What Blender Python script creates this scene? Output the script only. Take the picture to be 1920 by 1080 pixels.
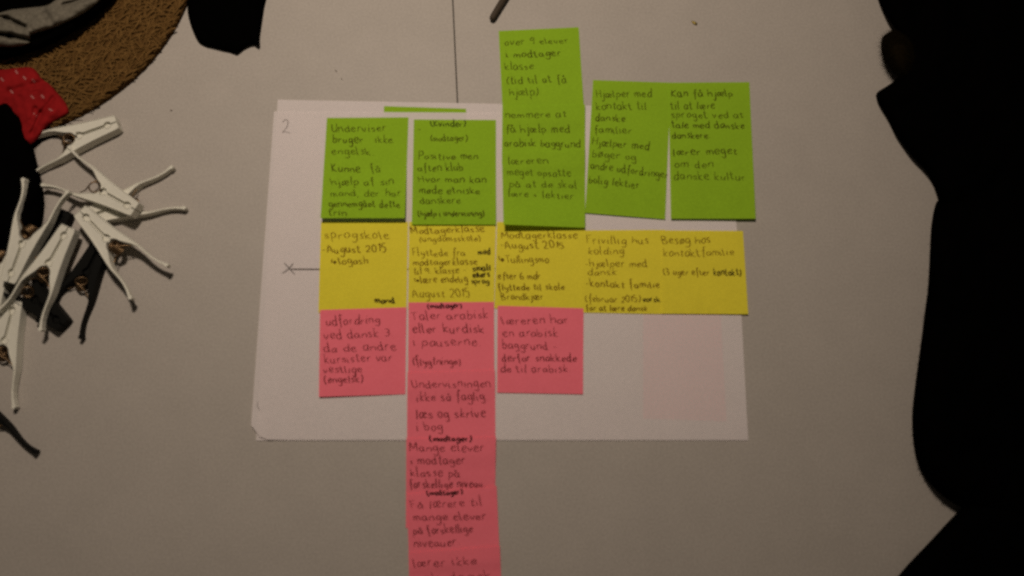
import bpy, bmesh, math, random
from mathutils import Vector, Matrix, noise
sc = bpy.context.scene
COL = sc.collection
for o in list(bpy.data.objects):
    bpy.data.objects.remove(o)

# ------------------------------------------------------------------ camera
FPX, CX, CY = 1500.0, 960.0, 540.0
C0 = Vector((-0.01522166, -0.15707391, 0.68193833))
RC = Matrix(((0.999510492905027, -0.007330524891988696, -0.030414436992292213),
             (0.0012382364938762352, 0.9806690444089319, -0.19566985487922653),
             (0.03126085960327086, 0.1955364128311662, 0.9801980768773139)))
cam = bpy.data.cameras.new('camera')
cam.sensor_width = 36.0
cam.lens = FPX / 1920 * 36
cam.clip_start = 0.05
cam.clip_end = 50
cam.dof.use_dof = True
cam.dof.focus_distance = 0.86
cam.dof.aperture_fstop = 3.9
camo = bpy.data.objects.new('camera', cam)
COL.objects.link(camo)
camo.matrix_world = Matrix.Translation(C0) @ RC.to_4x4()
sc.camera = camo

# ------------------------------------------------------------------ light
w = bpy.data.worlds.new('World')
sc.world = w
w.use_nodes = True
w.node_tree.nodes['Background'].inputs[0].default_value = (1.0, 0.84, 0.66, 1)
w.node_tree.nodes['Background'].inputs[1].default_value = 0.035
la = bpy.data.lights.new('lamp', 'AREA')
la.shape = 'DISK'
la.size = 0.10
la.energy = 6.6
la.color = (1.0, 0.845, 0.70)
lo = bpy.data.objects.new('lamp', la)
COL.objects.link(lo)
lo.location = (-0.13, 0.36, 0.92)
sc.view_settings.view_transform = 'Standard'
sc.view_settings.look = 'None'
sc.view_settings.gamma = 1
sc.view_settings.exposure = 0.05
sc.render.engine = 'CYCLES'
sc.cycles.use_denoising = False
sc.cycles.pixel_filter_type = 'BLACKMAN_HARRIS'
sc.cycles.filter_width = 2.6
sc.cycles.max_bounces = 6
sc.cycles.transparent_max_bounces = 8


def at(px, py, z=0.0):
    """point of the photograph -> place at height z above the table top"""
    d = RC @ Vector(((px - CX) / FPX, -(py - CY) / FPX, -1.0))
    t = (z - C0.z) / d.z
    return C0 + d * t


# ------------------------------------------------------------------ helpers
def props(o, label=None, cat=None, group=None, kind=None):
    if label: o['label'] = label
    if cat: o['category'] = cat
    if group: o['group'] = group
    if kind: o['kind'] = kind
    return o


def mesh_obj(name, verts, faces, mat, parent=None, smooth=True, base=None):
    """verts in world space; base = world place of the object's own origin"""
    if base is None:
        base = parent['base_'] if parent is not None and 'base_' in parent else None
    if base is None:
        n = len(verts)
        base = Vector((sum(v[0] for v in verts) / n, sum(v[1] for v in verts) / n, min(v[2] for v in verts)))
    base = Vector(base)
    me = bpy.data.meshes.new(name)
    me.from_pydata([tuple(Vector(v) - base) for v in verts], [], faces)
    me.update()
    if smooth:
        for p in me.polygons: p.use_smooth = True
    me.materials.append(mat)
    o = bpy.data.objects.new(name, me)
    COL.objects.link(o)
    if parent is None:
        o.location = base
        BASES[o.name] = base
    else:
        o.parent = parent
    return o


BASES = {}


def child(name, verts, faces, mat, parent, smooth=True):
    return mesh_obj(name, verts, faces, mat, parent, smooth, BASES[parent.name])


def empty(name, loc):
    o = bpy.data.objects.new(name, None)
    o.empty_display_size = 0.01
    o.location = loc
    COL.objects.link(o)
    BASES[o.name] = Vector(loc)
    return o


def material(name, col, rough=0.8, var=0.05, scale=900.0, spec=0.3, bump=0.0, bscale=600.0, trans=0.0, alpha=1.0,
             big=0.0, sheen=0.0, tint=None):
    m = bpy.data.materials.new(name)
    m.use_nodes = True
    nt = m.node_tree
    N, L = nt.nodes, nt.links
    b = N['Principled BSDF']
    b.inputs['Roughness'].default_value = rough
    b.inputs['Specular IOR Level'].default_value = spec
    if sheen: b.inputs['Sheen Weight'].default_value = sheen
    tc = N.new('ShaderNodeTexCoord')
    no = N.new('ShaderNodeTexNoise')
    no.inputs['Scale'].default_value = scale
    no.inputs['Detail'].default_value = 2.0
    L.new(tc.outputs['Object'], no.inputs['Vector'])
    mx = N.new('ShaderNodeMix'); mx.data_type = 'RGBA'
    t2 = tint if tint else col
    mx.inputs['A'].default_value = tuple(min(1, c * (1 - 2.2 * var)) for c in t2) + (1,)
    mx.inputs['B'].default_value = tuple(min(1, c * (1 + 2.2 * var)) for c in col) + (1,)
    L.new(no.outputs['Fac'], mx.inputs['Factor'])
    out = mx.outputs['Result']
    if big:
        n2 = N.new('ShaderNodeTexNoise'); n2.inputs['Scale'].default_value = 38; n2.inputs['Detail'].default_value = 4
        L.new(tc.outputs['Object'], n2.inputs['Vector'])
        hs = N.new('ShaderNodeMix'); hs.data_type = 'RGBA'; hs.blend_type = 'MULTIPLY'
        hs.inputs['Factor'].default_value = 1.0
        mr = N.new('ShaderNodeMapRange')
        mr.inputs['From Min'].default_value = 0.3; mr.inputs['From Max'].default_value = 0.7
        mr.inputs['To Min'].default_value = 1 - big; mr.inputs['To Max'].default_value = 1.0
        L.new(n2.outputs['Fac'], mr.inputs['Value'])
        L.new(out, hs.inputs['A']); L.new(mr.outputs['Result'], hs.inputs['B'])
        out = hs.outputs['Result']
    L.new(out, b.inputs['Base Color'])
    if bump:
        n3 = N.new('ShaderNodeTexNoise'); n3.inputs['Scale'].default_value = bscale; n3.inputs['Detail'].default_value = 3
        L.new(tc.outputs['Object'], n3.inputs['Vector'])
        bp = N.new('ShaderNodeBump'); bp.inputs['Strength'].default_value = bump; bp.inputs['Distance'].default_value = 0.001
        L.new(n3.outputs['Fac'], bp.inputs['Height']); L.new(bp.outputs['Normal'], b.inputs['Normal'])
    surf = b.outputs['BSDF']
    if trans:
        tr = N.new('ShaderNodeBsdfTranslucent'); L.new(out, tr.inputs['Color'])
        ms = N.new('ShaderNodeMixShader'); ms.inputs['Fac'].default_value = trans
        L.new(surf, ms.inputs[1]); L.new(tr.outputs['BSDF'], ms.inputs[2]); surf = ms.outputs['Shader']
    if alpha < 1:
        tp = N.new('ShaderNodeBsdfTransparent')
        ms = N.new('ShaderNodeMixShader'); ms.inputs['Fac'].default_value = alpha
        L.new(tp.outputs['BSDF'], ms.inputs[1]); L.new(surf, ms.inputs[2]); surf = ms.outputs['Shader']
    L.new(surf, N['Material Output'].inputs['Surface'])
    return m


M = {
    'table': material('beige_laminate', (0.383, 0.348, 0.309), 0.55, 0.10, 560, 0.25, 0.03, 900, big=0.05),
    'under': material('dark_chipboard', (0.09, 0.065, 0.045), 0.9),
    'paper': material('white_paper', (0.83, 0.765, 0.75), 0.9, 0.05, 560, 0.15, trans=0.33, big=0.02),
    'green': material('green_note_paper', (0.295, 0.51, 0.022), 0.92, 0.075, 560, 0.12, trans=0.20, big=0.05),
    'yellow': material('yellow_note_paper', (0.83, 0.73, 0.052), 0.92, 0.06, 560, 0.12, trans=0.20, big=0.05),
    'pink': material('pink_note_paper', (1.0, 0.194, 0.252), 0.92, 0.06, 560, 0.12, trans=0.14, big=0.05),
    'marker': material('brown_black_marker', (0.05, 0.035, 0.025), 0.7, 0.1, 400, 0.2, alpha=0.8),
    'pencil': material('grey_pencil', (0.14, 0.12, 0.11), 0.7, 0.1, 400, 0.2, alpha=0.45),
    'white_plastic': material('white_plastic', (0.64, 0.625, 0.54), 0.5, 0.02, 300, 0.35, big=0.06),
    'black_plastic': material('black_plastic', (0.0042, 0.0042, 0.0036), 0.65, 0.05, 300, 0.09),
    'metal': None,
    'black_cloth': material('black_cloth', (0.0009, 0.0008, 0.0007), 1.0, 0.2, 900, 0.0),
    'black_fur': material('dark_brown_fur', (0.0065, 0.0045, 0.0018), 0.95, 0.3, 500, 0.0),
    'grey_cloth': material('grey_melange_cloth', (0.150, 0.135, 0.105), 0.95, 0.22, 420, 0.05, 0.4, 900, big=0.2),
    'red_cloth': material('red_cotton', (0.245, 0.008, 0.009), 0.9, 0.12, 700, 0.08, 0.3, 900, big=0.2),
    'pale_dash': material('pale_print', (0.60, 0.30, 0.28), 0.9, 0.1, 700, 0.1, alpha=0.36),
    'straw_base': material('dark_straw', (0.082, 0.041, 0.011), 0.9, 0.3, 300, 0.1, 0.6, 500),
    'straw': material('brown_straw', (0.142, 0.078, 0.024), 0.8, 0.16, 160, 0.06, tint=(0.092, 0.045, 0.011)),
    'pen': material('dark_brown_wood', (0.045, 0.032, 0.02), 0.7, 0.12, 300, 0.25),
    'crumb': material('yellow_crumb', (0.46, 0.35, 0.09), 0.8, 0.2, 900),
    'speck': material('dark_speck', (0.22, 0.18, 0.15), 0.8, 0.2, 900),
}
mm_ = bpy.data.materials.new('spring_steel'); mm_.use_nodes = True
b_ = mm_.node_tree.nodes['Principled BSDF']
b_.inputs['Base Color'].default_value = (0.20, 0.13, 0.07, 1); b_.inputs['Metallic'].default_value = 1; b_.inputs['Roughness'].default_value = 0.4
n_ = mm_.node_tree.nodes.new('ShaderNodeTexNoise'); n_.inputs['Scale'].default_value = 400
r_ = mm_.node_tree.nodes.new('ShaderNodeMapRange'); r_.inputs['To Min'].default_value = 0.3; r_.inputs['To Max'].default_value = 0.6
mm_.node_tree.links.new(n_.outputs['Fac'], r_.inputs['Value']); mm_.node_tree.links.new(r_.outputs['Result'], b_.inputs['Roughness'])
M['metal'] = mm_


def ink(name, dark, cover):
    """pen ink: a thin dye that filters what lies under it, with a little black pigment on top"""
    m = bpy.data.materials.new(name); m.use_nodes = True
    nt = m.node_tree; N, L = nt.nodes, nt.links
    b = N['Principled BSDF']; b.inputs['Base Color'].default_value = (.018, .014, .012, 1); b.inputs['Roughness'].default_value = .75
    b.inputs['Specular IOR Level'].default_value = .1
    tc = N.new('ShaderNodeTexCoord'); no = N.new('ShaderNodeTexNoise'); no.inputs['Scale'].default_value = 330
    L.new(tc.outputs['Object'], no.inputs['Vector'])
    mr = N.new('ShaderNodeMapRange'); mr.inputs['From Min'].default_value = .3; mr.inputs['From Max'].default_value = .7
    mr.inputs['To Min'].default_value = cover * .55; mr.inputs['To Max'].default_value = min(1, cover * 1.4)
    L.new(no.outputs['Fac'], mr.inputs['Value'])
    tp = N.new('ShaderNodeBsdfTransparent'); tp.inputs['Color'].default_value = dark + (1,)
    ms = N.new('ShaderNodeMixShader'); L.new(mr.outputs['Result'], ms.inputs['Fac'])
    L.new(tp.outputs['BSDF'], ms.inputs[1]); L.new(b.outputs['BSDF'], ms.inputs[2])
    L.new(ms.outputs['Shader'], N['Material Output'].inputs['Surface'])
    return m


M['ink'] = ink('black_ink', (.56, .40, .38), .25)
M['ink_bold'] = ink('thick_black_ink', (.36, .25, .24), .48)


def smooth01(x):
    x = max(0.0, min(1.0, x))
    return x * x * (3 - 2 * x)


def lerp(a, b, t): return a + (b - a) * t


def profile(pts):
    def f(v):
        if v <= pts[0][0]: return pts[0][1]
        for (a, za), (b, zb) in zip(pts, pts[1:]):
            if v <= b:
                return lerp(za, zb, smooth01((v - a) / (b - a)))
        return pts[-1][1]
    return f


def box(verts, faces, x0, x1, y0, y1, z0, z1, bev=0.0):
    """box with a chamfered top edge, appended"""
    k = len(verts)
    for z, i in ((z0, 0), (z1 - bev, 0), (z1, bev)):
        verts += [(x0 + i, y0 + i, z), (x1 - i, y0 + i, z), (x1 - i, y1 - i, z), (x0 + i, y1 - i, z)]
    faces.append((k + 3, k + 2, k + 1, k))
    for r in (0, 4):
        for j in range(4):
            a, b = k + r + j, k + r + (j + 1) % 4
            faces.append((a, b, b + 4, a + 4))
    faces.append((k + 8, k + 9, k + 10, k + 11))


# ------------------------------------------------------------------ table
table = empty('table', (0, 0, -0.75))
props(table, 'beige laminate table top split by a thin dark joint, everything lies on it', 'table')
j0, j1 = at(849, 0), at(858, 195)
sl = (j1.x - j0.x) / (j1.y - j0.y)
def jx(y): return j0.x + (y - j0.y) * sl
for s in (-1, 1):
    g = 0.00042 * s
    far = 0.95 * s
    y0, y1 = -0.62, 0.62
    vs, z1 = [], 0.0
    ring = [(jx(y0) + g, y0), (far, y0), (far, y1), (jx(y1) + g, y1)]
    if s < 0: ring = ring[::-1]
    cx = sum(p[0] for p in ring) / 4
    bev = 0.00045
    for z, i in ((-0.025, 0), (z1 - bev, 0), (z1, bev)):
        for (x, y) in ring:
            vs.append((x + (i if x < cx else -i), y + (i if y < 0 else -i), z))
    fs = [(3, 2, 1, 0)]
    for r in (0, 4):
        for j in range(4):
            a, b = r + j, r + (j + 1) % 4
            fs.append((a, b, b + 4, a + 4))
    fs.append((8, 9, 10, 11))
    child('table_leaf', vs, fs, M['table'], table, smooth=False)
vs, fs = [], []
box(vs, fs, -0.93, 0.93, -0.60, 0.60, -0.09, -0.0252)
child('table_frame', vs, fs, M['under'], table, smooth=False)
vs, fs = [], []
for x, y in ((-.88, -.55), (.88, -.55), (.88, .55), (-.88, .55)):
    vs, fs = [], []
    box(vs, fs, x - .03, x + .03, y - .03, y + .03, -0.75, -0.0902)
    child('leg', vs, fs, M['under'], table, smooth=False)


# ------------------------------------------------------------------ paper, sticky notes
class Sheet:
    """quad in photo points TL TR BR BL, z(u,v) in millimetres above the table"""
    def __init__(self, q, zf, n=24, m=40, thick=0.10):
        self.q, self.zf, self.n, self.m, self.thick = q, zf, n, m, thick

    def px(self, u, v):
        (a, b, c, d) = self.q
        x = lerp(lerp(a[0], b[0], u), lerp(d[0], c[0], u), v)
        y = lerp(lerp(a[1], b[1], u), lerp(d[1], c[1], u), v)
        return x, y

    def inv(self, x, y):
        u = v = 0.5
        for _ in range(8):
            X, Y = self.px(u, v)
            e = 1e-4
            xu, yu = self.px(u + e, v); xv, yv = self.px(u, v + e)
            a, b, c, d = (xu - X) / e, (xv - X) / e, (yu - Y) / e, (yv - Y) / e
            det = a * d - b * c
            dx, dy = x - X, y - Y
            u += (d * dx - b * dy) / det; v += (-c * dx + a * dy) / det
        return u, v

    def z(self, u, v): return self.zf(min(1, max(0, u)), min(1, max(0, v))) * 0.001

    def pos(self, u, v, lift=0.0):
        x, y = self.px(u, v)
        return at(x, y, self.z(u, v) + lift)

    def onpx(self, x, y, lift):
        u, v = self.inv(x, y)
        v = min(v, 0.995)
        X, Y = self.px(u, v)
        return at(X, Y, self.z(u, v) + lift)

    def geo(self):
        """one sheet of paper: a single see-through-lit surface, as thin as paper is"""
        n, m = self.n, self.m
        V = [self.pos(i / n, j / m) for j in range(m + 1) for i in range(n + 1)]
        ix = lambda i, j: j * (n + 1) + i
        F = [(ix(i, j), ix(i, j + 1), ix(i + 1, j + 1), ix(i + 1, j)) for j in range(m) for i in range(n)]
        return V, F


# -------- a one-line handwriting alphabet: strokes of (x, y) with x-height 10
def S(t): return [[tuple(float(c) for c in p.split(',')) for p in s.split()] for s in t.split(';')]
G = {
 'a': (9, '8,8.5 4.5,10 1,6.5 1.5,1.5 4.5,0 8,5;8,10 8,2 9.5,0'),
 'b': (8.5, '1,19 1,0.5;1,6 4.5,10 8,6.5 6.5,1 3,0 1,2'),
 'c': (8, '8,8.5 4.5,10 1,6 2,1 5,0 8,1.5'),
 'd': (9, '8,8 4.5,10 1,6 2,1 5,0 8,4;8,19 8,1.5 9.5,0'),
 'e': (8, '1,5 7.5,6.5 6.5,9.8 3.5,9.8 1,5.5 2.5,0.8 5.5,0 8.5,2'),
 'f': (7, '8,17.5 5.5,19 4,15.5 4,-6;0.8,9.5 7,10.5'),
 'g': (8.5, '8,8.5 4,10 1,6 3,1.5 8,5;8,10 8,-4.5 5,-8 1,-5.5'),
 'h': (8.5, '1,19 1,0;1,6 5,10 8,7.5 8,0'),
 'i': (3.5, '1.5,10 1.5,1 3,0;2,14.3 2.3,15'),
 'j': (4, '3.5,10 3.5,-4.5 2,-7.5 -0.5,-6;4,14.3 4.2,15'),
 'k': (8, '1,19 1,0;7.5,10 1.2,4.5 8,0'),
 'l': (3.5, '1.5,19 1.5,1 3.2,0'),
 'm': (12, '1,10 1,0;1,7 4,10 6,8 6,0;6,7 9,10 11.3,8 11.3,0'),
 'n': (8.5, '1,10 1,0;1,6.5 5,10 8,7.5 8,0'),
 'o': (8, '4.5,10 1,6 2,1 5,0 8,4 7,9 4.5,10'),
 'p': (8.5, '1,10 1,-8;1,7 4.5,10 8,6.5 6,1 1,1.5'),
 'r': (6.5, '1,10 1,0;1,6 3,9.2 6.3,10'),
 's': (7, '7,9 4,10 1.5,7.6 6,4 5.6,0.6 0.8,0.6'),
 't': (6.5, '3,16 3,2 4.8,0 6.8,1.2;0,10.8 6.5,11'),
 'u': (8.5, '1,10 1,2.5 4,0 7.2,3;7.2,10 7.2,1 8.5,0'),
 'v': (7.5, '0.5,10 3.8,0 7.5,10'),
 'x': (7.5, '1,10 7,0;7,10 1,0'),
 'y': (8.5, '1,10 1.5,4 4.5,2.5 8,6;8,10 7,-5 1,-8'),
 'z': (7.5, '1,10 7,10 1,0 7.5,0'),
 '\u00e6': (13, '6.5,8.5 4,10 1,6.5 1.5,1 4,0 6.5,5;6.5,5 12,6.5 11,9.8 8.5,9.8 6.5,5.5 8,0.6 10.5,0 13,2'),
 '\u00f8': (8.5, '4.5,10 1,6 2,1 5,0 8,4 7,9 4.5,10;0,-1.5 9,11.5'),
 '\u00e5': (9, '8,8.5 4.5,10 1,6.5 1.5,1.5 4.5,0 8,5;8,10 8,2 9.5,0;4.5,16 3.3,14.6 4.5,13.2 5.8,14.6 4.5,16'),
 'A': (11, '0.5,0 5.5,18 10.5,0;2.5,6.5 9,6.5'),
 'B': (10, '1,18 1,0;1,18 7,17 7.5,12 1,9.5 8.5,8 9,2 1,0'),
 'F': (9, '1.5,18 1.5,0;0,17.5 9,18;1.5,9.5 7,10'),
 'G': (11, '10,15 6,18 1,12 1.5,3 6,0 10,4 10,8 6,8'),
 'H': (10, '1,18 1,0;9.5,18 9.5,0;1,9 9.5,9.5'),
 'K': (9, '1,18 1,0;9,18 1.2,8.5 9.5,0'),
 'L': (8, '1,18 1,0 8,0'),
 'M': (13, '1,0 1.5,18 6.5,5 11.5,18 12.5,0'),
 'P': (9, '1,18 1,0;1,18 8,17 8,10 1,8.5'),
 'S': (9, '8.5,16 5,18 1.5,14 8,6 7,1 1,1'),
 'T': (10, '0,18 11,18;5.5,18 5.5,0'),
 'U': (10, '1,17 1,4 5,0 9,4;9,17 9,0'),
 '0': (9, '5,17 1,12 1.5,3 5,0 8.5,4 8.5,13 5,17'),
 '1': (4.5, '1,13 3,17 3,0'),
 '2': (9, '1,13 4,17 8,14 6,7 1,0.5 9,0.5'),
 '3': (9, '1,16 6,17 7,11 3.5,9 8,7 6.5,0.5 1,1'),
 '5': (9, '8.5,17 2.5,17 2,10 6.5,10.5 8,5 5.5,0 1,1'),
 '6': (8, '6.5,17 2,11 1,4 4,0 8,3 6,8 1.5,6'),
 '9': (8, '8,14 4.5,17 1,13 3,9 8,12;8,17 7.5,0'),
 '(': (5, '4.5,18 1.5,12 1.5,4 4.5,-3'),
 ')': (5, '1,18 4,12 4,4 1,-3'),
 '-': (7, '1,6 6.5,6'),
 '.': (3.5, '1.3,0.8 2,0'),
 ',': (3.5, '2,1 1,-3'),
 '+': (8, '4,10 4,1;0.5,5.5 7.5,5.5'),
 '>': (11, '1,14 1,5 9,5;6,9 10,5 6,1 6,8 9,5 6.5,3'),
}
G = {k: (a, S(b)) for k, (a, b) in G.items()}
RND = random.Random(7)


def catmull(pts, sub=3):
    if len(pts) < 3:
        return pts
    out = []
    P = [pts[0]] + list(pts) + [pts[-1]]
    for i in range(1, len(P) - 2):
        p0, p1, p2, p3 = P[i - 1], P[i], P[i + 1], P[i + 2]
        for k in range(sub):
            t = k / sub
            q = []
            for a in range(2):
                q.append(0.5 * (2 * p1[a] + (p2[a] - p0[a]) * t + (2 * p0[a] - 5 * p1[a] + 4 * p2[a] - p3[a]) * t * t
                                + (3 * p1[a] - p0[a] - 3 * p2[a] + p3[a]) * t ** 3))
            out.append(tuple(q))
    out.append(pts[-1])
    return out


def ribbon(V, F, pts, width):
    """flat ink band along world points"""
    k = len(V)
    n = len(pts)
    for i, p in enumerate(pts):
        d = pts[min(i + 1, n - 1)] - pts[max(i - 1, 0)]
        d.z = 0
        if d.length < 1e-9: d = Vector((1, 0, 0))
        d.normalize()
        press = 0.72 + 0.5 * abs(d.y)
        s = Vector((-d.y, d.x, 0)) * width * 0.5 * press * (0.7 if i in (0, n - 1) else 1)
        V += [p + s, p - s]
    for i in range(n - 1):
        F.append((k + 2 * i, k + 2 * i + 1, k + 2 * i + 3, k + 2 * i + 2))


def write_line(sheet, V, F, text, x0, y0, x1, y1, xh, wid=0.75):
    tot = 0.0
    lay = []
    for ch in text:
        if ch == ' ':
            tot += 7.5; continue
        adv, st = G[ch]
        lay.append((tot, adv, st)); tot += adv + 2.6
    tot -= 2.6
    L = math.hypot(x1 - x0, y1 - y0)
    ux, uy = (x1 - x0) / L, (y1 - y0) / L
    sx, sy = L / tot, xh / 10.0
    lift = 0.00006 + RND.random() * 0.00002
    wid *= RND.uniform(0.88, 1.15)
    for off, adv, st in lay:
        jy, js, jl = RND.uniform(-1.4, 1.4), RND.uniform(0.78, 1.15), RND.uniform(-0.22, 0.05)
        for s in st:
            s2 = [(off + (x + RND.uniform(-.6, .6)) + jl * y, (y + RND.uniform(-.7, .7)) * js + jy) for x, y in s]
            pts = []
            for gx, gy in catmull(s2):
                X = x0 + ux * gx * sx + uy * gy * sy
                Y = y0 + uy * gx * sx - ux * gy * sy
                pts.append(sheet.onpx(X, Y, lift))
            ribbon(V, F, pts, wid * 0.001)


def note(colour, q, zpts, lines, label, lean=0.0, bow=0.0, name='sticky_note', n=20, m=44, wave=0.30, seed=0.0):
    prof = None if zpts == 'under' else profile(zpts)
    def zf(u, v):
        if prof is None:                    # lies flat on the lower sheet
            a, b = P1.inv(*sh.px(u, v))
            return sheet1z(min(1, max(0, a)), min(1, max(0, b))) + 0.18
        return prof(v) + v * v * (lean * (u - 0.5) * 2) + bow * (2 * u - 1) ** 2 * v \
            + wave * v * noise.noise(Vector((u * 2.3 + seed, v * 2.1, seed * 1.7)))
    sh = Sheet(q, zf, n, m)
    V, F = sh.geo()
    o = mesh_obj(name, V, F, M[colour])
    props(o, label, 'sticky note', 'sticky notes laid out in columns')
    for bold in (0, 1):
        V, F = [], []
        for ln in lines:
            t, x0, y0, x1, y1, xh = ln[:6]
            wd = ln[6] if len(ln) > 6 else 0
            if bool(wd) == bool(bold):
                write_line(sh, V, F, t, x0, y0, x1, y1, xh, wd if wd else 0.75)
        if V:
            c = child('writing', V, F, M['ink_bold' if bold else 'ink'], o, smooth=False)
            if bold: c['label'] = 'small word written with a thicker pen'
    return o


# -------- two large white sheets
def sheet1z(u, v):
    return 0.30 + 0.55 * smooth01((v - 0.55) / 0.45) * (1 - 0.5 * u) + 0.12 * noise.noise(Vector((u * 3, v * 2, 4)))
P1 = Sheet([(521, 187), (1369, 203), (1403, 826), (480, 826)], sheet1z, 60, 60, 0.12)
V, F = P1.geo()
o = mesh_obj('paper_sheet', V, F, M['paper'])
props(o, 'lower white paper sheet showing past the top and bottom edges of the other', 'paper', 'large white sheets under the notes')


P2 = Sheet([(514, 209), (1369, 214), (1402.4, 824.6), (471, 797)], None, 60, 60, 0.10)
_px = P2.px
def px2(u, v):          # its lower edge bows down to the lower sheet's edge
    x, y = _px(u, v)
    return x, y + (27.5 - 27.5 * u) * smooth01(u / 0.024) * v ** 8
P2.px = px2
def sheet2z(u, v):
    x, y = P2.px(u, v)
    a, b = P1.inv(x, y)
    corner = max(0.0, 1 - math.hypot(u * 12, (1 - v) * 11))
    return sheet1z(min(1, max(0, a)), min(1, max(0, b))) + 0.36 + 2.0 * corner ** 1.4
P2.zf = sheet2z
V, F = P2.geo()
up = mesh_obj('paper_sheet', V, F, M['paper'])
props(up, 'upper white sheet with a pencilled 2, an arrow and a curled lower left corner', 'paper', 'large white sheets under the notes')


def mark(name, sheet, owner, strokes, width, mat, smooth=False):
    V, F = [], []
    for s in strokes:
        pts = []
        s = catmull(s, 5) if smooth else s
        for (ax, ay), (bx, by) in zip(s, s[1:]):
            k = max(1, int(math.hypot(bx - ax, by - ay) / 6))
            for i in range(k):
                pts.append(sheet.onpx(lerp(ax, bx, i / k), lerp(ay, by, i / k), 0.00007))
        pts.append(sheet.onpx(s[-1][0], s[-1][1], 0.00007))
        ribbon(V, F, pts, width * 0.001)
    return child(name, V, F, mat, owner, smooth=False)

mark('arrow_line', P2, up, [[(545, 505), (600, 505), (800, 505), (1100, 503), (1300, 502)]], 1.7, M['marker'])
mark('arrow_head', P2, up, [[(533, 493), (553, 515)]], 0.7, M['marker'])
mark('arrow_head', P2, up, [[(529, 513), (541, 505), (550, 494)]], 1.5, M['pencil'])
mark('numeral', P2, up, [[(530, 230), (535, 224), (540, 228), (538, 238), (530, 248), (536, 247), (544, 250)]], 0.8, M['pencil'], True)
mark('pencil_mark', P2, up, [[(483, 753), (483, 762), (487, 770)]], 0.6, M['pencil'])

# -------- notes that lie on the lower sheet
def flat(z): return [(0, z), (1, z)]
o = note('green', [(720, 199), (874, 204), (872, 300), (718, 300)], 'under', [], 'green note mostly hidden under the upper white sheet, only a thin strip showing', wave=0)
o = note('pink', [(1206, 560), (1350, 562), (1362, 790), (1206, 785)], 'under', [], 'pink note showing very faintly through the upper white sheet at its lower right', wave=0)

# -------- yellow row
note('yellow', [(602, 416), (765, 416), (762, 586), (597, 586)], [(0, 1.15), (1, 1.5)], [
    ('sprogskole', 608, 447, 730, 447, 9.5), ('-August 2015', 604, 475, 725, 472, 8.5), ('>togash', 621, 495, 690, 494, 8),
    ('mand', 703, 568, 740, 568, 6, 1.15)], 'yellow sticky note with only three lines of writing, first in the yellow row', seed=1)
note('yellow', [(767, 416), (930, 416), (926, 580), (765, 580)], [(0, 1.15), (1, 1.5)], [
    ('Modtagerklasse', 771, 439, 908, 434, 7.5), ('(ungdomsskole)', 786, 453, 902, 452, 6.5), ('Flyttede fra', 774, 480, 872, 480, 7.5),
    ('mod', 897, 477, 919, 476, 6, 1.1), ('modtagerklasse', 775, 497, 895, 496, 7), ('til 9. klasse -', 776, 514, 874, 512, 7),
    ('small', 886, 508, 920, 507, 6, 1.1), ('ellers', 887, 521, 918, 519, 6, 1.1), ('>l\u00e6re endelig', 778, 530, 877, 529, 7),
    ('sprog', 884, 532, 917, 531, 6, 1.0), ('August 2015', 774, 557, 882, 556, 9)], 'yellow sticky note crammed with small writing, above the long pink column', seed=2)
note('yellow', [(932, 416), (1098, 418), (1091, 582), (927, 578)], [(0, 1.15), (1, 1.5)], [
    ('Modtagerklasse', 940, 446, 1082, 447, 8), ('-August 2015', 938, 466, 1058, 465, 8), ('>Tullingsmo.', 937, 492, 1034, 492, 7.5),
    ('efter 6 mdr.', 934, 523, 1018, 523, 7), ('flyttede til skole', 934, 544, 1058, 543, 6.5), ('Brandkj\u00e6r', 940, 562, 1019, 562, 7)],
    'yellow sticky note partly shaded by the curled end of the long green column', seed=3)
note('yellow', [(1095, 432), (1247, 431), (1247, 589), (1091, 586)], [(0, 1.15), (1, 1.4)], [
    ('Frivillig hus', 1099, 457, 1216, 457, 8), ('kolding.', 1103, 476, 1176, 477, 7.5), ('-hj\u00e6lper med', 1097, 499, 1213, 500, 7.5),
    ('dansk', 1102, 516, 1156, 516, 7), ('-kontakt familie', 1098, 537, 1237, 540, 7.5), ('(februar 2015)', 1098, 566, 1201, 566, 7),
    ('vorsk', 1205, 566, 1238, 566, 6, 1.1), ('for at l\u00e6re dansk', 1099, 582, 1213, 583, 6)],
    'fully written yellow sticky note overlapped on its right by another yellow note', seed=4)
note('yellow', [(1240, 432), (1393, 433), (1403, 589), (1240, 588)], [(0, 1.6), (.5, 1.5), (1, 2.3)], [
    ('Bes\u00f8g hos', 1242, 457, 1332, 455, 8.5), ('kontaktfamilie', 1244, 481, 1376, 479, 8), ('(3 uger efter', 1244, 515, 1330, 516, 7),
    ('kontakt)', 1338, 516, 1390, 516, 7, 0.95)], 'last yellow sticky note on the right, its lower half blank', seed=5, lean=0.4)

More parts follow.
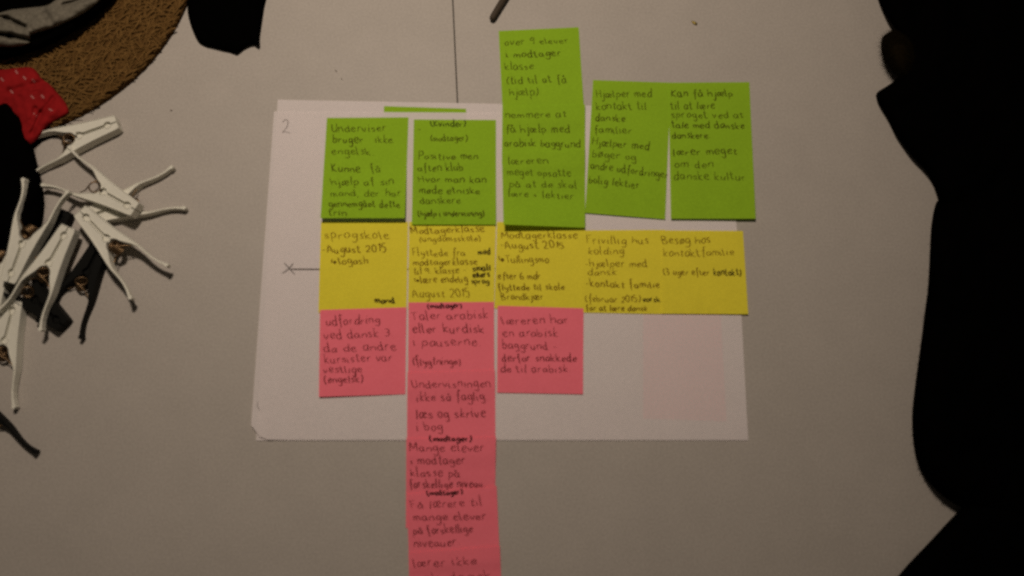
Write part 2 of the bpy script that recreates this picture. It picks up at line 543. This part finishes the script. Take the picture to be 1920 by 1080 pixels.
# -------- pink notes
note('pink', [(600, 581), (762, 576), (760, 739), (598, 744)], [(0, 1.9), (.5, 1.5), (1, 2.6)], [
    ('udfordring', 612, 610, 712, 605, 9), ('ved dansk 3.', 608, 636, 738, 630, 9), ('da de andre', 607, 660, 743, 656, 8.5),
    ('kursister var', 609, 681, 735, 676, 8.5), ('vestlige.', 607, 699, 685, 699, 8), ('(engelsk)', 608, 718, 681, 716, 8)],
    'square pink sticky note under the first yellow note, its lower left corner lifting', lean=-0.9, seed=6)
note('pink', [(766, 567), (926, 566), (927, 720), (765, 723)], [(0, 1.95), (.6, 1.7), (1, 2.6)], [
    ('(modtager)', 802, 578, 866, 577, 5.5, 1.0), ('Taler arabisk', 772, 599, 916, 597, 9), ('eller kurdisk', 773, 624, 908, 624, 9),
    ('i pauserne.', 774, 648, 902, 648, 9.5), ('(flygtninge)', 774, 684, 864, 684, 8)],
    'topmost pink sticky note of the long pink column, four lines and a small heading', seed=7)
note('pink', [(764, 698), (928, 694), (929, 842), (763, 845)], [(0, 3.0), (.17, 3.0), (.42, 1.7), (.65, 1.5), (1, 2.3)], [
    ('Undervisningen', 773, 727, 920, 725, 9), ('ikke s\u00e5 faglig.', 781, 752, 915, 750, 9), ('l\u00e6s og skrive', 780, 784, 910, 782, 9.5),
    ('i bog', 781, 808, 830, 806, 9.5)], 'second pink sticky note from the top of the long pink column', seed=8)
note('pink', [(762, 822), (930, 819), (927, 985), (761, 990)], [(0, 2.75), (.16, 2.75), (.4, 1.4), (.62, 0.8), (1, 0.5)], [
    ('(modtager)', 806, 827, 884, 827, 5.5, 1.05), ('Mange elever', 768, 846, 908, 847, 9), ('i modtager', 770, 871, 872, 870, 9),
    ('klasse p\u00e5', 770, 893, 862, 893, 9), ('forskellige niveau.', 768, 915, 910, 913, 8.5)],
    'pink sticky note of the long column crossing the lower edge of the white sheet', seed=9)
note('pink', [(763, 926), (931, 911), (937, 1046), (767, 1058)], [(0, 1.75), (.3, 1.4), (.5, 1.1), (.7, 1.0), (1, 1.6)], [
    ('(modtager)', 801, 929, 868, 926, 5.5, 1.0), ('F\u00e5 l\u00e6rere til', 770, 953, 904, 948, 9), ('mange elever', 775, 977, 912, 973, 8.5),
    ('p\u00e5 forskellige', 775, 1002, 886, 998, 8.5), ('niveauer.', 776, 1026, 862, 1022, 9)],
    'fourth pink sticky note of the long column, lying on the bare table', seed=10)
note('pink', [(766, 1036), (937, 1023), (944, 1190), (770, 1200)], [(0, 2.1), (.15, 2.1), (.3, 1.0), (.6, 0.4), (1, 0.6)], [
    ('l\u00e6rer ikke', 775, 1064, 893, 1058, 9), ('nok dansk', 778, 1092, 922, 1087, 9)],
    'lowest pink sticky note, cut off by the bottom edge of the photo', seed=11)
note('pink', [(933, 573), (1094, 578), (1093, 739), (932, 736)], [(0, 1.9), (.5, 1.5), (1, 2.0)], [
    ('l\u00e6reren har', 942, 608, 1066, 606, 8.5), ('en arabisk', 943, 630, 1046, 631, 9), ('baggrund -', 942, 653, 1044, 656, 8.5),
    ('derfor snakkede', 941, 678, 1081, 678, 8), ('de til arabisk.', 939, 698, 1070, 698, 8)],
    'square pink sticky note under the third yellow note, right of the pink column', seed=12)

# -------- green notes
note('green', [(613, 221), (766, 220), (759, 409), (601, 409)], [(0, 1.0), (.35, 1.1), (1, 8.0)], [
    ('Underviser', 622, 247, 724, 246, 8), ('bruger', 624, 268, 680, 268, 8), ('ikke', 704, 267, 736, 267, 8), ('engelsk.', 622, 290, 702, 290, 8),
    ('Kunne', 623, 322, 675, 322, 8.5), ('f\u00e5', 695, 322, 713, 322, 8.5), ('hj\u00e6lp af sin', 622, 347, 738, 346, 8), ('mand, der har', 620, 368, 752, 368, 7.5),
    ('gennemg\u00e5et dette', 617, 387, 750, 389, 7), ('trin', 616, 404, 650, 404, 7)],
    'green sticky note with its bottom edge curled up over the first yellow note', seed=13)
note('green', [(776, 224), (930, 225), (930, 421), (772, 421)], [(0, 1.0), (.5, 1.1), (1, 3.2)], [
    ('(Kvinder)', 808, 237, 873, 237, 6.5, 0.8), ('-', 781, 247, 790, 247, 8), ('(modtager)', 807, 264, 877, 264, 6.5), ('Positive men', 785, 299, 896, 299, 7.5),
    ('aften klub', 784, 321, 869, 320, 8), ('Hvor man kan', 785, 341, 912, 343, 7.5), ('m\u00f8de etniske', 786, 363, 900, 363, 7.5),
    ('danskere', 788, 382, 864, 382, 7.5), ('(hj\u00e6lp i undervisning)', 784, 405, 908, 405, 6.5)],
    'tall green sticky note above the second yellow note, with a bracketed heading', seed=14)
note('green', [(935, 58), (1085, 51), (1096, 218), (943, 221)], [(0, 0.7), (.4, 0.8), (1, 3.0)], [
    ('over 9 elever', 946, 85, 1066, 80, 7), ('i modtager', 949, 108, 1052, 105, 7.5), ('klasse.', 947, 131, 1006, 130, 8),
    ('(tid til at f\u00e5', 950, 157, 1062, 154, 8), ('hj\u00e6lp)', 955, 180, 1010, 178, 8)],
    'uppermost green sticky note, lying on the bare table above the white sheet', seed=15)
note('green', [(942, 199), (1097, 196), (1097, 303), (941, 308)], [(0, 3.4), (.22, 3.4), (.5, 2.0), (.65, 1.9), (1, 3.3)], [
    ('nemmere at', 947, 221, 1062, 219, 7.5), ('f\u00e5 hj\u00e6lp med', 948, 248, 1068, 248, 8), ('arabisk baggrund', 946, 274, 1088, 276, 7.5)],
    'middle green sticky note of the overlapping three, between the upper and lower ones', seed=16)
note('green', [(941, 285), (1097, 280), (1097, 427), (944, 421)], [(0, 3.75), (.17, 3.75), (.36, 2.4), (.55, 2.3), (1, 8.0)], [
    ('l\u00e6reren', 953, 308, 1028, 306, 7.5), ('meget opsatte', 952, 328, 1070, 331, 7.5), ('p\u00e5 at de skal', 955, 350, 1082, 353, 7.5),
    ('l\u00e6re + lektier', 953, 368, 1075, 373, 7)],
    'lowest of the three overlapping green notes, its bottom edge curling over a yellow note', lean=-3.2, seed=17)
note('green', [(1112, 150), (1258, 155), (1247, 411), (1097, 399)], [(0, 1.0), (.5, 1.2), (1, 2.4)], [
    ('Hj\u00e6lper med', 1118, 182, 1222, 182, 8), ('kontakt til', 1118, 205, 1212, 206, 8), ('danske', 1116, 226, 1172, 228, 7.5),
    ('familier', 1114, 248, 1184, 251, 7.5), ('Hj\u00e6lper med', 1110, 271, 1217, 281, 8), ('b\u00f8ger og', 1110, 294, 1192, 300, 8),
    ('andre udfordringer', 1107, 316, 1252, 334, 8), ('bolig lektier', 1103, 342, 1198, 354, 8)],
    'tall tilted green sticky note whose writing slopes down to the right', seed=18, m=40)
note('green', [(1253, 155), (1405, 154), (1417, 410), (1258, 410)], [(0, 1.5), (.4, 1.4), (1, 4.4)], [
    ('Kan f\u00e5 hj\u00e6lp', 1259, 182, 1374, 180, 8), ('til at l\u00e6re', 1258, 204, 1340, 204, 8), ('sproget ved at', 1258, 221, 1394, 221, 7.5),
    ('tale med danske', 1260, 240, 1396, 241, 7.5), ('danskere.', 1260, 259, 1332, 259, 7.5), ('l\u00e6rer meget', 1262, 291, 1382, 289, 8),
    ('om den', 1264, 314, 1338, 314, 8), ('danske kultur', 1263, 337, 1398, 337, 8.5)],
    'rightmost tall green sticky note, reaching past the edge of the white sheet', seed=19, lean=0.5)


# ------------------------------------------------------------------ soft piles of cloth
def chaikin(p, it):
    for _ in range(it):
        q = []
        for i in range(len(p)):
            a, b = p[i], p[(i + 1) % len(p)]
            q += [(lerp(a[0], b[0], .22), lerp(a[1], b[1], .22)), (lerp(a[0], b[0], .78), lerp(a[1], b[1], .78))]
        p = q
    return p


class Pile:
    def __init__(self, outline, h, base=0.0, c=None, p=5.0, folds=(), rough=0.0, rs=0.02, it=2, seed=0.0, n=150, rings=26):
        o = chaikin(outline, it)
        self.c = c or (sum(x for x, _ in o) / len(o), sum(y for _, y in o) / len(o))
        self.h, self.base, self.p, self.folds, self.rough, self.rs, self.seed = h, base, p, folds, rough, rs, seed
        # even resampling
        L = [0]
        for i in range(len(o)):
            a, b = o[i], o[(i + 1) % len(o)]
            L.append(L[-1] + math.hypot(b[0] - a[0], b[1] - a[1]))
        self.o = []
        j = 0
        for k in range(n):
            s = L[-1] * k / n
            while L[j + 1] < s: j += 1
            t = (s - L[j]) / max(1e-9, L[j + 1] - L[j])
            a, b = o[j % len(o)], o[(j + 1) % len(o)]
            self.o.append((lerp(a[0], b[0], t), lerp(a[1], b[1], t)))
        self.rings = rings

    def z(self, x, y, s):
        e = max(0.0, 1 - s ** self.p) ** 0.5
        z = self.h * e
        if self.rough:
            z += self.rough * e * noise.noise(Vector((x * self.rs, y * self.rs, self.seed)))
            z += 0.4 * self.rough * e * noise.noise(Vector((x * self.rs * 2.7, y * self.rs * 2.7, self.seed + 5)))
        for (ax, ay), (bx, by), wd, dp in self.folds:
            dx, dy = bx - ax, by - ay
            t = max(0, min(1, ((x - ax) * dx + (y - ay) * dy) / (dx * dx + dy * dy)))
            d = math.hypot(x - ax - dx * t, y - ay - dy * t)
            z -= dp * e * math.exp(-(d / wd) ** 2)
        return self.base + max(0.0, z)

    def ray(self, x, y):
        """share of the way from the centre to the outline"""
        dx, dy = x - self.c[0], y - self.c[1]
        best = None
        for i in range(len(self.o)):
            ax, ay = self.o[i]; bx, by = self.o[(i + 1) % len(self.o)]
            ex, ey = bx - ax, by - ay
            det = dx * -ey + dy * ex
            if abs(det) < 1e-9: continue
            fx, fy = ax - self.c[0], ay - self.c[1]
            t = (fx * -ey + fy * ex) / det
            u = (dx * fy - dy * fx) / det
            if t > 0 and -1e-6 <= u <= 1 + 1e-6 and (best is None or t < best): best = t
        return 1 / best if best else 0

    def on(self, x, y, lift=0.0):
        return at(x, y, self.z(x, y, min(1, self.ray(x, y))) + lift)

    def geo(self):
        n = len(self.o)
        V, F = [], []
        for r in range(self.rings):
            s = 1 - (r / self.rings) ** 1.35
            for (ox, oy) in self.o:
                x = self.c[0] + (ox - self.c[0]) * s
                y = self.c[1] + (oy - self.c[1]) * s
                V.append(at(x, y, self.z(x, y, s)))
        V.append(at(self.c[0], self.c[1], self.z(self.c[0], self.c[1], 0)))
        for r in range(self.rings - 1):
            for i in range(n):
                a, b = r * n + i, r * n + (i + 1) % n
                F.append((a, a + n, b + n, b))
        k = (self.rings - 1) * n
        for i in range(n):
            F.append((k + i, len(V) - 1, k + (i + 1) % n))
        F.append(tuple(range(n)))
        return V, F


def fibres(pile, count, length, wd, seed, smin=0.86, xr=None):
    """short stray hairs standing out round the rim"""
    R = random.Random(seed)
    V, F = [], []
    n = len(pile.o)
    for _ in range(count):
        i = R.randrange(n)
        ox, oy = pile.o[i]
        if xr and not (xr[0] < ox < xr[1] and xr[2] < oy < xr[3]): continue
        s = R.uniform(smin, 0.995)
        x = pile.c[0] + (ox - pile.c[0]) * s; y = pile.c[1] + (oy - pile.c[1]) * s
        p = at(x, y, pile.z(x, y, s))
        q = at(pile.c[0] + (ox - pile.c[0]) * 1.1, pile.c[1] + (oy - pile.c[1]) * 1.1, 0)
        d = (q - p).normalized() + Vector((R.gauss(0, .5), R.gauss(0, .5), abs(R.gauss(.25, .3))))
        d.normalize()
        l = length * R.uniform(.4, 1.2)
        e = p + d * l
        e.z = max(e.z, 0.0004)
        sd = Vector((-d.y, d.x, 0.2)).normalized() * wd
        k = len(V)
        V += [p + sd, p - sd, e]
        F.append((k, k + 1, k + 2))
    return V, F


# -------- straw mat
mc = at(-9.5, -90)
mr = (at(241, 161) - mc).length
mat_o = empty('straw_mat', mc)
props(mat_o, 'round brown woven straw mat, its rim curving across the upper left corner', 'straw mat')
V, F = [], []
NA, RR = 180, 60
for j in range(RR + 1):
    r = mr * (j / RR)
    for i in range(NA):
        a = 2 * math.pi * i / NA
        z = 0.0055 + 0.0009 * math.sin(j * 2.2) + 0.0006 * noise.noise(Vector((r * 300, a * 40, 1)))
        if j == RR: z = 0.0006
        if j == RR - 1: z = 0.0038
        V.append((mc.x + r * math.cos(a), mc.y + r * math.sin(a), z))
for j in range(RR):
    for i in range(NA):
        a, b = j * NA + i, j * NA + (i + 1) % NA
        F.append((a, a + NA, b + NA, b))
F.append(tuple(range(RR * NA, RR * NA + NA))[::-1])
child('mat_body', V, F, M['straw_base'], mat_o)
V, F = [], []
R = random.Random(3)
def strand(p0, ang, l, w, bend, z0, z1):
    k = len(V)
    n = 4
    for i in range(n + 1):
        t = i / n
        a = ang + bend * (t - .5)
        x = p0[0] + math.cos(a) * l * (t - .5); y = p0[1] + math.sin(a) * l * (t - .5)
        z = z0 + z1 * math.sin(math.pi * t)
        nx, ny = -math.sin(a) * w, math.cos(a) * w
        V.extend([(x + nx, y + ny, z), (x, y, z + w * .9), (x - nx, y - ny, z)])
    for i in range(n):
        q = k + 3 * i
        F.append((q, q + 1, q + 4, q + 3)); F.append((q + 1, q + 2, q + 5, q + 4))
ring = 0
r = mr * 0.985
while r > mr * 0.42:
    cnt = int(2 * math.pi * r / 0.0031)
    for i in range(cnt):
        a = 2 * math.pi * (i + R.random() * .6) / cnt
        if not (-1.75 < a - 2 * math.pi * (a > math.pi) < 0.75): continue
        rr = r + R.uniform(-.0022, .0022)
        tw = (0.62 if ring % 2 else -0.62) + R.gauss(0, .38)
        if ring == 0: tw *= 0.45
        strand((mc.x + rr * math.cos(a), mc.y + rr * math.sin(a)), a + math.pi / 2 + tw, R.uniform(.008, .017), R.uniform(.00035, .0008),
               R.gauss(0, .5), 0.0055 + R.uniform(0, .0012), R.uniform(.0006, .0022))
    r -= 0.0052; ring += 1
c = child('straw', V, F, M['straw'], mat_o)
c['kind'] = 'stuff'

# -------- black and grey cloth on the mat
pb = Pile([(-90, -90), (280, -90), (222, -10), (205, 8), (186, 28), (160, 48), (122, 70), (82, 90), (42, 104), (0, 113), (-90, 118)],
          0.020, 0.008, c=(60, 0), p=7, rough=0.004, seed=2)
V, F = pb.geo()
o = mesh_obj('black_garment', V, F, M['black_cloth'])
props(o, 'black garment lying on the round straw mat, wrapped around the grey cloth', 'garment')
pg = Pile([(-60, 40), (0, 24), (20, 18), (45, 15), (88, 11), (102, 2), (120, -12), (200, -14), (184, 4), (168, 17), (146, 31), (122, 42), (98, 53), (70, 60), (52, 68),
           (60, 78), (46, 85), (22, 88), (0, 87), (-60, 88)], 0.011, 0.0265, c=(50, 45), p=4, rough=0.003, rs=.03,
          folds=[((-40, 28), (12, 34), 5, .010), ((10, 33), (46, 50), 4, .009), ((-30, 60), (20, 68), 4, .012), ((18, 67), (60, 76), 4.5, .012),
                 ((84, 26), (110, 60), 6, .003), ((120, 8), (170, -4), 4, .006)], seed=4, n=220, rings=50)
V, F = pg.geo()
o = mesh_obj('grey_cloth', V, F, M['grey_cloth'])
props(o, 'grey melange cloth with dark creases bundled on the black garment in the corner', 'cloth')

# -------- red cloth with pale dashes
pr = Pile([(-60, 128), (0, 131), (30, 127), (59, 125), (70, 134), (78, 148), (93, 157), (108, 174), (122, 190), (129, 204), (129, 213), (108, 224), (88, 237),
           (80, 250), (66, 265), (52, 275), (20, 260), (-60, 240)], 0.008, 0.0072, c=(48, 190), p=5, rough=0.0035, rs=.028, it=2, seed=8, n=200, rings=40,
          folds=[((20, 170), (56, 161), 7, .003), ((64, 158), (90, 153), 6.5, .0042), ((60, 248), (76, 212), 5, .003), ((76, 212), (100, 184), 5, .0035),
                 ((58, 226), (66, 203), 4, .002), ((36, 182), (68, 172), 6, .003)])
V, F = pr.geo()
o = mesh_obj('red_cloth', V, F, M['red_cloth'])
props(o, 'crumpled red cloth with small pale dashes between straw mat and black garment', 'cloth')
V, F = [], []
for x, y, a in ((31, 135, 1.0), (4, 149, .9), (63, 151, .9), (61, 182, .8), (80, 181, .85), (66, 215, .8), (95, 206, .5), (22, 172, .8), (46, 146, .9)):
    ca, sa = math.cos(a), math.sin(a)
    k = len(V)
    for (du, dv) in ((-4.2, -.8), (-3.4, -1.7), (3.4, -1.7), (4.2, -.6), (4.2, .8), (3.2, 1.7), (-3.4, 1.7), (-4.2, .8)):
        V.append(pr.on(x + du * ca - dv * sa, y + du * sa + dv * ca, 0.0004))
    F.append(tuple(range(k + 7, k - 1, -1)))
child('printed_dashes', V, F, M['pale_dash'], o, smooth=False)

# -------- flat black patch under the first clothespin
pk = Pile([(50, 258), (84, 234), (128, 206), (136, 210), (136, 216), (122, 228), (128, 244), (124, 252), (100, 258), (72, 270), (58, 282)], 0.0010, 0.0, c=(84, 250), p=6, it=1, seed=31, n=90, rings=10)
V, F = pk.geo()
o = mesh_obj('black_cloth', V, F, M['black_cloth'])
props(o, 'flat black patch peeking out from under the clothespin beside the red cloth', 'cloth')

# -------- black garment at the left edge
pl = Pile([(-90, 150), (0, 168), (24, 184), (45, 204), (52, 232), (59, 262), (70, 305), (79, 342), (84, 380), (80, 415), (68, 440), (44, 462), (0, 470), (-90, 470)],
          0.017, 0.0, c=(10, 320), p=5, rough=0.004, seed=12)
V, F = pl.geo()
o = mesh_obj('black_garment', V, F, M['black_cloth'])
props(o, 'black garment at the left edge, between the red cloth and the white clothespins', 'garment')
V, F = fibres(pl, 900, 0.006, 0.00012, 5)
c = child('fuzz', V, F, M['black_cloth'], o, smooth=False); c['kind'] = 'stuff'

# -------- black cloth at the top
pt = Pile([(352, -60), (354, -15), (351, 12), (352, 28), (358, 50), (366, 70), (372, 80), (384, 86), (408, 92), (430, 97), (443, 102), (447, 100), (457, 91), (470, 84), (481, 83),
           (487, 89), (488, 86), (487, 72), (490, 50), (494, 25), (497, 6), (504, -20), (510, -60)], 0.012, 0.0, c=(424, 20), p=5, rough=0.003, it=1, seed=15, n=220)
V, F = pt.geo()
o = mesh_obj('black_cloth', V, F, M['black_cloth'])
props(o, 'black cloth end with two pointed corners, at the top beside the straw mat', 'cloth')

# -------- dark garments on the right
p1 = Pile([(1625, -90), (1638, -30), (1647, 0), (1660, 28), (1679, 54), (1700, 90), (1694, 130), (1681, 149), (1662, 162), (1645, 172), (1641, 180), (1646, 192), (1662, 218), (1680, 254),
           (1708, 292), (1738, 322), (1752, 348), (1760, 376), (1780, 420), (2050, 470), (2050, -90)], 0.030, 0.0, c=(1850, 190), p=9, rough=0.006, rs=.012, it=1, seed=20, n=300, rings=40)
V, F = p1.geo()
coat = mesh_obj('black_coat', V, F, M['black_cloth'])
props(coat, 'black coat with a brownish fur trim and a pointed corner, at the upper right edge', 'coat')
fb = Pile([(1652, 70), (1672, 56), (1700, 56), (1716, 80), (1718, 120), (1704, 152), (1684, 146), (1664, 122), (1652, 96)], 0.026, 0.004, c=(1690, 100), p=2.4, it=2, seed=22, n=120, rings=20)
V, F = fb.geo()
fur = child('fur_trim', V, F, M['black_fur'], coat)
V, F = fibres(fb, 9000, 0.0075, 0.00011, 9, smin=0.35)
ch = mesh_obj('fur', V, F, M['black_fur'], fur, False, BASES[coat.name]); ch['kind'] = 'stuff'

p2 = Pile([(1757, 374), (1750, 396), (1745, 430), (1743, 480), (1740, 540), (1733, 590), (1727, 640), (1720, 690), (1714, 735), (1710, 775), (1710, 805), (1713, 840), (1722, 874), (1740, 904),
           (1766, 930), (1803, 953), (1880, 990), (2050, 1010), (2050, 360), (1800, 360)], 0.040, 0.0, c=(1890, 680), p=9, rough=0.006, rs=.012, it=1, seed=25, n=300, rings=40)
V, F = p2.geo()
o = mesh_obj('black_fleece', V, F, M['black_cloth'])
props(o, 'black fleece with a fuzzy rounded edge, middle of the right side', 'fleece')
V, F = fibres(p2, 2600, 0.0035, 0.00016, 6, smin=0.95)
c = child('fuzz', V, F, M['black_cloth'], o, smooth=False); c['kind'] = 'stuff'
p3 = Pile([(1803, 952), (1772, 984), (1740, 1019), (1704, 1056), (1682, 1082), (1640, 1135), (1700, 1180), (2050, 1180), (2050, 930), (1830, 935)], 0.034, 0.0, c=(1880, 1070), p=10, rough=0.004,
          rs=.012, it=1, seed=28, n=220, rings=30)
V, F = p3.geo()
o = mesh_obj('black_bag', V, F, M['black_cloth'])
props(o, 'black bag with a straight slanting edge, in the lower right corner', 'bag')


# ------------------------------------------------------------------ clothespins (millimetres, jaw at x = 0, legs towards +x)
H = 0.0095
ARM = [(0, .4), (5.0, .4), (5.6, 2.0), (8.2, 3.0), (10.8, 2.0), (11.4, 1.0), (30, 1.1), (32.8, 3.0), (35.4, 3.2), (36.2, 1.3), (37.2, 1.3), (38.2, 3.6), (40.5, 5.3), (43.5, 6.3), (47, 8.2),
       (52, 11.2), (57, 13.2), (62, 13.8), (68, 14.2), (74, 15.0), (80, 16.5), (84, 18.0), (86, 18.0), (87.6, 18.8), (87.4, 20.8), (85.6, 21.5), (84.2, 20.4), (79, 18.0), (74, 16.6), (68, 15.7), (62, 15.4), (57, 15.1),
       (52, 14.4), (44, 12.9), (36, 11.3), (24, 9.4), (12, 8.0), (3, 7.0), (0, 6.2)]


def arm_mesh(sgn, name):
    bm = bmesh.new()
    vs = [bm.verts.new((x * .001, sgn * y * .001, 0)) for x, y in ARM]
    if sgn < 0: vs = vs[::-1]
    f = bm.faces.new(vs)
    bm.normal_update()
    if f.normal.z < 0: f.normal_flip()
    r = bmesh.ops.extrude_face_region(bm, geom=[f])
    top = [g for g in r['geom'] if isinstance(g, bmesh.types.BMVert)]
    for v in top: v.co.z += H
    tf = [g for g in r['geom'] if isinstance(g, bmesh.types.BMFace)][0]
    bm.normal_update()
    if tf.normal.z < 0: tf.normal_flip()
    bmesh.ops.recalc_face_normals(bm, faces=bm.faces)
    # rounded top rim, then a shallow sunk web between the rims
    bmesh.ops.inset_region(bm, faces=[tf], thickness=0.00024, depth=0.0002, use_even_offset=True)
    bmesh.ops.inset_region(bm, faces=[tf], thickness=0.0002, depth=0.0, use_even_offset=True)
    bmesh.ops.inset_region(bm, faces=[tf], thickness=0.00016, depth=-0.0006, use_even_offset=True)
    for v in bm.verts:                      # legs get thinner towards the tips
        k = smooth01((v.co.x - .046) / .03)
        v.co.z = v.co.z * (1 - .36 * k) + .0012 * k
    bmesh.ops.recalc_face_normals(bm, faces=bm.faces)
    me = bpy.data.meshes.new(name)
    bm.to_mesh(me); bm.free()
    return me


def spring_mesh():
    V, F = [], []
    pts = []
    T, n = 7, 16
    for i in range(T * n + 1):
        a = 2 * math.pi * i / n
        dx, dz = .0045 * math.cos(a), -.0042 + .0084 * i / (T * n)
        pts.append(Vector((.0446 + dx * .80 - dz * .60, .0045 * math.sin(a), .0062 + dx * .60 + dz * .80)))
    pts = [Vector((.0525, -.0100, .004)), Vector((.049, -.0062, .003))] + pts + [Vector((.049, .0062, .008)), Vector((.0525, .0100, .007))]
    w = .00056
    for i, p in enumerate(pts):
        d = (pts[min(i + 1, len(pts) - 1)] - pts[max(0, i - 1)]).normalized()
        a = d.cross(Vector((0, 0, 1))).normalized(); b = d.cross(a)
        for k in range(5):
            t = 2 * math.pi * k / 5
            V.append(p + (a * math.cos(t) + b * math.sin(t)) * w)
    for i in range(len(pts) - 1):
        for k in range(5):
            F.append((i * 5 + k, i * 5 + (k + 1) % 5, i * 5 + 5 + (k + 1) % 5, i * 5 + 5 + k))
    me = bpy.data.meshes.new('spring')
    me.from_pydata([tuple(v) for v in V], [], F)
    for p in me.polygons: p.use_smooth = True
    me.materials.append(M['metal'])
    return me


SPR = spring_mesh()
PLATE = {}
for colr in ('white_plastic', 'black_plastic'):
    V, F = [], []
    box(V, F, .0012, .0366, -.0034, .0034, .0022, .0062, .0003)
    me = bpy.data.meshes.new('hinge_plate'); me.from_pydata(V, [], F); me.materials.append(M[colr]); PLATE[colr] = me
ARMS = {}
for colr in ('white_plastic', 'black_plastic'):
    ARMS[colr] = []
    for s in (1, -1):
        me = arm_mesh(s, 'arm'); me.materials.append(M[colr]); ARMS[colr].append(me)


def clothespin(colr, dot, to, z, label, tilt=0.0, roll=0.0, sc_=1.0):
    """dot = photo point of the round hole near the jaw, to = photo point the legs run towards"""
    zt = z + H
    p = at(dot[0], dot[1], zt)
    q = at(to[0], to[1], zt)
    ang = math.atan2(q.y - p.y, q.x - p.x)
    e = empty('clothespin', (0, 0, 0))
    rot = Matrix.Rotation(ang, 4, 'Z') @ Matrix.Rotation(tilt, 4, 'Y') @ Matrix.Rotation(roll, 4, 'X')
    off = rot @ Vector((.0082 * sc_, 0, H))
    e.matrix_world = Matrix.Translation(p - off) @ rot @ Matrix.Scale(sc_, 4)
    props(e, label, 'clothespin', 'clothespins scattered at the left')
    for me in ARMS[colr]:
        o = bpy.data.objects.new('arm', me); COL.objects.link(o); o.parent = e
    o = bpy.data.objects.new('hinge_plate', PLATE[colr]); COL.objects.link(o); o.parent = e
    o = bpy.data.objects.new('spring', SPR); COL.objects.link(o); o.parent = e
    return e


def along(dot, u, k=150): return (dot[0] + u[0] * k, dot[1] + u[1] * k)

W_, B_ = 'white_plastic', 'black_plastic'
clothespin(B_, (104, 598), along((104, 598), (-.72, -.69)), 0.0004, 'black clothespin lying lowest in the pile, its blunt jaw poking out at the bottom')
clothespin(B_, (187, 458), along((187, 458), (-.45, .89)), 0.0004, 'black clothespin with both legs and its spring showing beside white ones')
clothespin(B_, (111, 409), along((111, 409), (-.5, .866)), 0.0004, 'black clothespin almost hidden, only its open jaw showing above the white pile')
clothespin(B_, (-73, 731), along((-73, 731), (.545, .838)), 0.0004, 'black clothespin leg alone at the left edge, far below the others')
clothespin(W_, (165, 405), along((165, 405), (.948, -.318)), 0.0004, 'white clothespin underneath another, its two thin legs pointing right')
clothespin(W_, (-14, 560), along((-14, 560), (.10, -1)), 0.0006, 'white clothespin mostly cut off by the left edge, under the others')
clothespin(W_, (22, 582), along((22, 582), (-.25, .97)), 0.0006, 'white clothespin at the bottom of the pile, one long leg pointing down')
clothespin(W_, (201, 234), along((201, 234), (-.942, .336)), 0.0015, 'white clothespin touching the red cloth and the rim of the straw mat', tilt=-.0)
clothespin(W_, (20.5, 511), along((20.5, 511), (.381, -.924)), 0.0105, 'white clothespin standing its leg tip on the black garment at the left edge', tilt=-.06)
clothespin(W_, (119, 441), along((119, 441), (-.483, .875)), 0.0106, 'white clothespin on top of the black ones, its legs pointing down left')
clothespin(W_, (161, 407), along((161, 407), (.693, .72)), 0.0110, 'white clothespin on top of the pile, its legs spread to the lower right')
clothespin(W_, (238, 384), along((238, 384), (-.873, -.487)), 0.0108, 'white clothespin crossing over another, its legs pointing to the upper left', tilt=.08)

# ------------------------------------------------------------------ small things
def tube(p0, p1, r0, r1, seg=16, dome=True):
    V, F = [], []
    d = (p1 - p0).normalized()
    a = d.cross(Vector((0, 0, 1))).normalized(); b = d.cross(a)
    prof = [(0, .0), (.0, .55), (.0012, .85), (.003, 1)] if dome else [(0, 0), (0, 1)]
    L = (p1 - p0).length
    st = [(t, k) for t, k in prof] + [(L, 1), (L, 0)]
    for t, k in st:
        r = lerp(r0, r1, t / L) * max(k, .02)
        for i in range(seg):
            an = 2 * math.pi * i / seg
            V.append(p0 + d * t + (a * math.cos(an) + b * math.sin(an)) * r)
    for j in range(len(st) - 1):
        for i in range(seg):
            F.append((j * seg + i, j * seg + (i + 1) % seg, (j + 1) * seg + (i + 1) % seg, (j + 1) * seg + i))
    return V, F

a, b = at(921, 37, 0.0045), at(985, -68, 0.0045)
V, F = tube(a, b, 0.0029, 0.0036)
o = mesh_obj('stick', V, F, M['pen'])
props(o, 'dark brown stick end reaching in from the top edge beside the green note', 'stick')
V, F = [], []
R = random.Random(1)
for i in range(8):
    a = 2 * math.pi * i / 8
    rr = 1 + R.uniform(-.25, .25)
    V.append(at(1302 + rr * (6 * math.cos(a) - 1 * math.sin(a)), 43 + rr * (3.2 * math.cos(a) + 2.6 * math.sin(a)), 0.0003))
V.append(at(1301, 42, 0.0016))
F = [(i, (i + 1) % 8, 8) for i in range(8)] + [tuple(range(8))[::-1]]
o = mesh_obj('crumb', V, F, M['crumb'])
props(o, 'yellowish crumb lying alone on the table above the right green notes', 'crumb')


def speck(x, y, l, wd, ang, label):
    V, F = [], []
    n = 6
    for i in range(n):
        a = 2 * math.pi * i / n
        V.append(at(x + l * math.cos(a) * math.cos(ang) - wd * math.sin(a) * math.sin(ang), y + l * math.cos(a) * math.sin(ang) + wd * math.sin(a) * math.cos(ang), 0.0002))
    V.append(at(x, y, 0.0007))
    o = mesh_obj('crumb', V, [(i, (i + 1) % n, n) for i in range(n)] + [tuple(range(n))[::-1]], M['speck'])
    props(o, label, 'crumb', 'tiny specks on the table')

speck(321, 207, 2.4, 1.6, .5, 'tiny brown speck on the table right of the straw mat rim')
speck(630, 133, 3.2, 1.0, .9, 'tiny brown speck on the table above the first green note')
speck(641, 148, 2.2, .8, .9, 'tiny brown speck just below another above the first green note')
